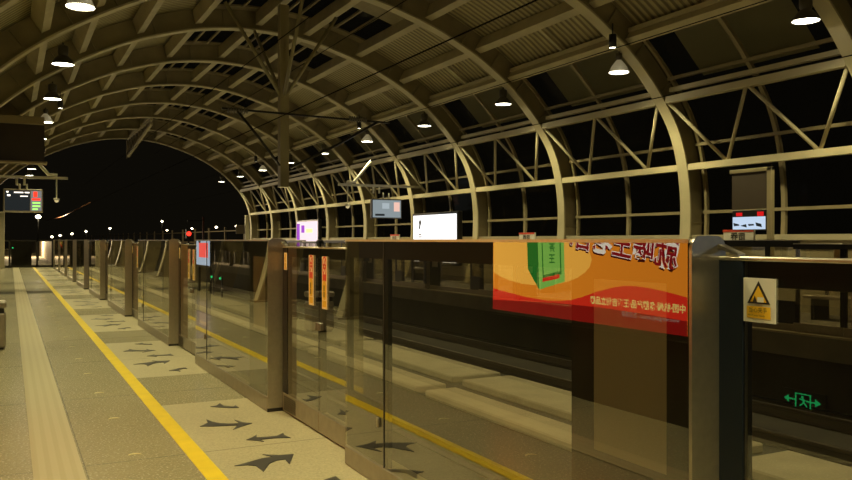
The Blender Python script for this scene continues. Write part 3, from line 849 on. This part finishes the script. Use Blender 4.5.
# yellow glow patch
pg = [(5.9+(.95+.0*k)*math.cos(2*PI*k/28)+.95, 1.32+.28*math.sin(2*PI*k/28)) for k in range(28)]
pg = [(min(p[0], A1-.01), p[1]) for p in pg]
MB().prism(pg, 'x', xf+.002, xf+.003).build('yellow_patch', E_YE, ad)
up = [(4.72,1.047),(4.85,1.066),(5.0,1.085),(5.17,1.10),(5.33,1.106),(5.47,1.10),(5.6,1.08),(5.86,1.02),(6.05,.965),(6.22,.927),(6.4,.908),(6.6,.90),(6.94,.91),(7.3,.94),(7.60,.97)]
MB().prism(up+[(A1,AZ0),(A0,AZ0)], 'x', xf+.003, xf+.004).build('red_swoosh', E_RE, ad)
up = curvepoly(lambda u: .86+.03*math.sin(u*PI*1.2))
MB().prism(up+[(A1,AZ0),(A0,AZ0)], 'x', xf+.004, xf+.005).build('dark_red_base', E_DR, ad)
# slogan
R = Vector((0, math.cos(.13), math.sin(.13))); 
for (m, dx, dz, bo) in ((E_MAR, .012, -.016, .010), (E_WH, 0, 0, .011), (E_TXT, 0, 0, .004)):
    o = text_mesh('就喝王老吉!', .27, m, 'slogan_lettering', ad, (xf+.005+(.0 if m is E_MAR else .002 if m is E_WH else .004), 4.82+dx, 1.28+dz), R, (0,-math.sin(.13)*1.0,1), bold=bo)
text_mesh('中国·杭州·名牌产品·王老吉创立品牌', .075, E_GOLD, 'caption_lettering', ad, (xf+.007, 4.73, .925), (0,1,0), (0,0,1), bold=.002)
text_mesh('www.wanglaoji.com.cn  正宗凉茶', .05, E_PINK, 'caption_lettering', ad, (xf+.007, 4.8, .84), (0,1,0), (0,0,1))
# green carton
def Q(pts, m, n, l): MB().prism(pts, 'x', xf+.005+l, xf+.006+l).build(n, m, ad)
Q([(6.30,1.10),(6.72,1.00),(6.76,1.75),(6.32,1.72)], E_GR, 'carton_front', 0)
Q([(6.72,1.00),(6.92,1.20),(6.95,1.72),(6.76,1.75)], E_DG, 'carton_side', 0)
Q([(6.35,1.17),(6.66,1.11),(6.69,1.66),(6.37,1.66)], E_DG, 'carton_panel', .001)
Q([(6.37,1.20),(6.64,1.15),(6.67,1.63),(6.39,1.63)], E_GR, 'carton_panel', .002)
Q([(6.38,1.13),(6.66,1.08),(6.66,1.12),(6.38,1.17)], E_RE, 'carton_stripe', .003)
for k in range(3): text_mesh('凉茶王'[k], .10, E_DG, 'carton_lettering', ad, (xf+.011, 6.45, 1.50-.11*k), (0,1,0), (0,0,1), bold=.003)
def wall_ad(y0, y1, z0, z1, field, label, x=-.93):
    r = thing('advert_light_box', label, 'light box', (x,(y0+y1)/2,z0), 'light boxes on the near platform wall')
    MB().bbox(x-.12, x, y0-.06, y1+.06, z0-.06, z1+.06, .02).build('casing', BLACK, r)
    MB().box(x, x+.004, y0, y1, z0, z1).build('lit_face', field, r)
    m = MB(); m.bbox(x-.09, x-.03, y0+.1, y0+.18, 0, z0-.06, .005); m.bbox(x-.09, x-.03, y1-.18, y1-.1, 0, z0-.06, .005); m.build('legs', DARKM, r)
    return r
wa = wall_ad(22.7, 24.5, .78, 2.3, E_BLUE, 'lit poster with red and pale blue fields, mirrored in the glass screens')
m = MB(); x = -.922; m.box(x, x+.004, 22.9, 24.1, 1.0, 1.42); m.build('red_print', emis('poster_red', (1,.12,.10), 1.4), wa)
m = MB(); m.box(x, x+.004, 23.9, 24.15, 1.42, 1.8); m.box(x, x+.004, 23.2, 23.4, 1.5, 1.7); m.build('grey_print', E_SCRD, wa)
# low level exit sign on near wall
ex = thing('exit_sign', 'small green exit sign with running figure and arrows, mirrored in the near door', 'exit sign', (-.79,4.0,.33))
# derived from where its reflection stands: Y range on the wall
EY0, EY1, EZ = 3.765, 4.07, .35
MB().box(-.80, -.785, EY0-.03, EY1+.03, EZ-.07, EZ+.07).build('sign_plate', BLACK, ex)
x = -.784
m = MB(); zc = EZ
m.box(x, x+.002, EY0+.02, EY0+.12, zc-.006, zc+.006); m.prism([(EY0, zc), (EY0+.05, zc+.028), (EY0+.05, zc-.028)], 'x', x, x+.002)
m.prism([(EY1, zc), (EY1-.04, zc+.028), (EY1-.04, zc-.028)], 'x', x, x+.002); m.box(x, x+.002, EY1-.10, EY1-.03, zc-.006, zc+.006)
m.build('arrows', E_GREEN, ex)
m = MB(); yc = (EY0+EY1)/2
m.box(x,x+.002,yc-.07,yc-.06,zc-.05,zc+.05); m.box(x,x+.002,yc+.05,yc+.06,zc-.05,zc+.05); m.box(x,x+.002,yc-.07,yc+.06,zc+.042,zc+.05)
m.disc((x+.002, yc, zc+.026), .010, 10, 'x'); m.beam((x+.001,yc,zc+.016),(x+.001,yc-.012,zc-.012), .002, .016, up=(0,1,0)); m.beam((x+.001,yc-.012,zc-.012),(x+.001,yc-.038,zc-.04), .002,.009, up=(0,1,0)); m.beam((x+.001,yc-.012,zc-.012),(x+.001,yc+.02,zc-.038), .002,.009, up=(0,1,0)); m.beam((x+.001,yc-.03,zc+.004),(x+.001,yc+.026,zc+.008), .002,.008, up=(0,1,0))
m.build('running_figure', E_GREEN, ex)
for i, y in enumerate((21.2, 22.2)):
    g = thing('indicator_lamp', 'tiny green indicator lamp low on the near side wall, %s of two' % ('nearer' if i == 0 else 'farther'), 'indicator', (-.9, y, .5), 'green indicator lamps')
    o = MB().box(-.03,.01,-.05,.05,-.05,.05).build('plate', BLACK); o.parent = g
    o = MB().lathe((0,0,0), [(.001,.03),(.03,.02),(.03,-.02),(.001,-.03)], 10).build('lens', E_GREEN); o.parent = g; o.location = (.03,0,0)
    o = MB().box(-.03,.0,-.03,.03,-.5,-.05).build('stem', DARKM); o.parent = g

# ------------------------------------------------------------------ beyond the end of the station
struct(MB().box(-3, 2.5, 49.6, 150, -.35, -.02).build('floor_walkway', CONC))
struct(MB().box(2.62, 2.8, 60, 150, -1.2, 1.42).build('wall_parapet', mat('parapet_concrete', (.55,.46,.35), .7, noise=(.5,.15))))
struct(MB().box(-400, 400, 150, 900, -9, -8.9).build('floor_ground_beyond', mat('dark_ground', (.02,.018,.012), .9)))
def street(x, y, z, n):
    s = thing('street_lamp', 'distant glowing street lamp beyond the station end, %s from the left' % n, 'street lamp', (x,y,z-9), 'distant street lamps')
    o = MB().tube([(0,0,0),(0,0,8.8)], [.12,.06], 8).build('pole', DARKM); o.parent = s
    r = max(.22, .0016*y)
    o = MB().lathe((0,0,9), [(.001,r*.8),(r*.6,r*.5),(r*.8,0),(r*.5,-r*.4),(.001,-r*.5)], 12).build('lantern', E_ST); o.parent = s
for i, (px, py) in enumerate(((52,237),(60,235.5),(72,234),(86,231.5),(110,228.5),(162,221.5))):
    # real positions: one line of lamps 20 m right of the camera axis along the track
    X = 22; t = 809*X/(.8893*(px-10)); r = (px-426)/809
    street(X, t*(cs-r*sn), 1.5+(240-py)/809*t, ORD[i])
sl = thing('lamp_post', 'bright lamp post lighting the walkway beyond the end gate', 'street lamp', (1.85,66,0))
o = MB().tube([(0,0,-.02),(0,0,3.1)], .05, 8).build('pole', DARKM); o.parent = sl
o = MB().lathe((0,0,3.2), [(.001,.16),(.16,.08),(.2,0),(.14,-.08),(.001,-.12)], 12).build('lantern', E_ST); o.parent = sl
L = bpy.data.lights.new('walkway_fill_light', 'POINT'); L.energy = 6000; L.color = (1,.78,.5); L.shadow_soft_size = .3  # stands in for the lantern's light, set well past the post without a fixture
q = bpy.data.objects.new('walkway_fill_light', L); COL.objects.link(q); q.parent = sl; q.location = (-1.0,14,2.4)
sg = thing('track_signal', 'small round red signal light by the tracks beyond the station', 'signal', (11.9,62,-1.1))
o = MB().tube([(0,0,0),(0,0,3.0)], .06, 8).build('pole', DARKM); o.parent = sg
o = MB().bbox(-.2,.2,-.08,.12,2.7,3.45,.03).build('signal_head', BLACK); o.parent = sg
o = MB().lathe((0,0,0), [(.001,.03),(.11,.02),(.17,0),(.17,-.02)], 14).build('red_lens', E_REDL); o.parent = sg; o.rotation_euler = (PI/2,0,0); o.location = (0,-.1,3.07)
sb = thing('slim_pole', 'tall pale slim post at the far right end of the platforms', 'pole', (14.0,53.2,0))
o = MB().bbox(-.13,.13,-.13,.13,0,3.15,.01).build('shaft', WALLC); o.parent = sb
o = MB().bbox(-.75,-.15,-.03,.03,1.9,2.5,.01).build('sign_board', BROWNP); o.parent = sb
# viaduct noise barrier with posts, and a contact wire running off into the night
vb = thing('viaduct_barrier', 'dim line of viaduct railing posts beyond the station', 'railing', (0,0,0))
for k in range(26): MB().box(17.9, 18.05, 62+k*7, 62.25+k*7, -2, 2.7).build('barrier_post', STEELD, vb)
MB().box(17.9, 18.0, 62, 240, 1.2, 1.32).build('barrier_rail', STEELD, vb); MB().box(17.9, 18.0, 62, 240, 2.3, 2.38).build('barrier_rail', STEELD, vb)
m = MB()
lt = None
for k, y in enumerate((66, 72, 80, 92, 108)):
    o = MB().lathe((18,y,2.75), [(.001,.12),(.12,.04),(.12,-.04),(.001,-.1)], 8).build('barrier_light', E_ST, vb)
cp = thing('catenary_mast', 'tall thin reddish mast beside the signal beyond the station', 'mast', (13.4,64,-1.1))
o = MB().tube([(0,0,0),(0,0,4.4)], .07, 8).build('shaft', mat('rusty_paint', (.25,.09,.05), .6)); o.parent = cp
o = MB().beam((-1.2,0,4.1),(0,0,4.1), .05,.05).build('arm', DARKM); o.parent = cp
tag(MB().tube([(4.0,49,3.6),(4.0,75,3.5),(4.0,110,3.9)], .035, 6).build('contact_wire_beyond', mat('copper_wire', (.5,.22,.12), .4, metal=.5)), 'reddish contact wire catching light beyond the station', 'wire')

# added fill spots without fixtures, between the tracks, brighten the vault from below
for i, (a, b) in enumerate(zip(RIBS[:-1], RIBS[1:])):
    L = bpy.data.lights.new('vault_fill', 'SPOT'); L.energy = 45; L.spot_size = 2.9; L.spot_blend = .3; L.color = (1,.86,.44); L.shadow_soft_size = .3
    q = bpy.data.objects.new('vault_fill', L); COL.objects.link(q); q.location = (XC, (a+b)/2, 2.2); q.rotation_euler = (PI,0,0)

W = bpy.data.worlds.new('night'); S.world = W; W.use_nodes = True
W.node_tree.nodes['Background'].inputs[0].default_value = (.75,.62,.36,1)
W.node_tree.nodes['Background'].inputs[1].default_value = .005

cam = bpy.data.cameras.new('camera'); co = bpy.data.objects.new('camera', cam); COL.objects.link(co)
cam.sensor_width = 36; cam.lens = 36*809/852; cam.clip_start = .05; cam.clip_end = 2000
co.location = (0,0,1.5); co.rotation_euler = (PI/2, 0, -TH)
S.camera = co
S.view_settings.view_transform = 'Standard'
S.view_settings.look = 'None'
S.cycles.use_denoising = True
S.cycles.max_bounces = 8; S.cycles.transparent_max_bounces = 24
S.cycles.sample_clamp_indirect = 4
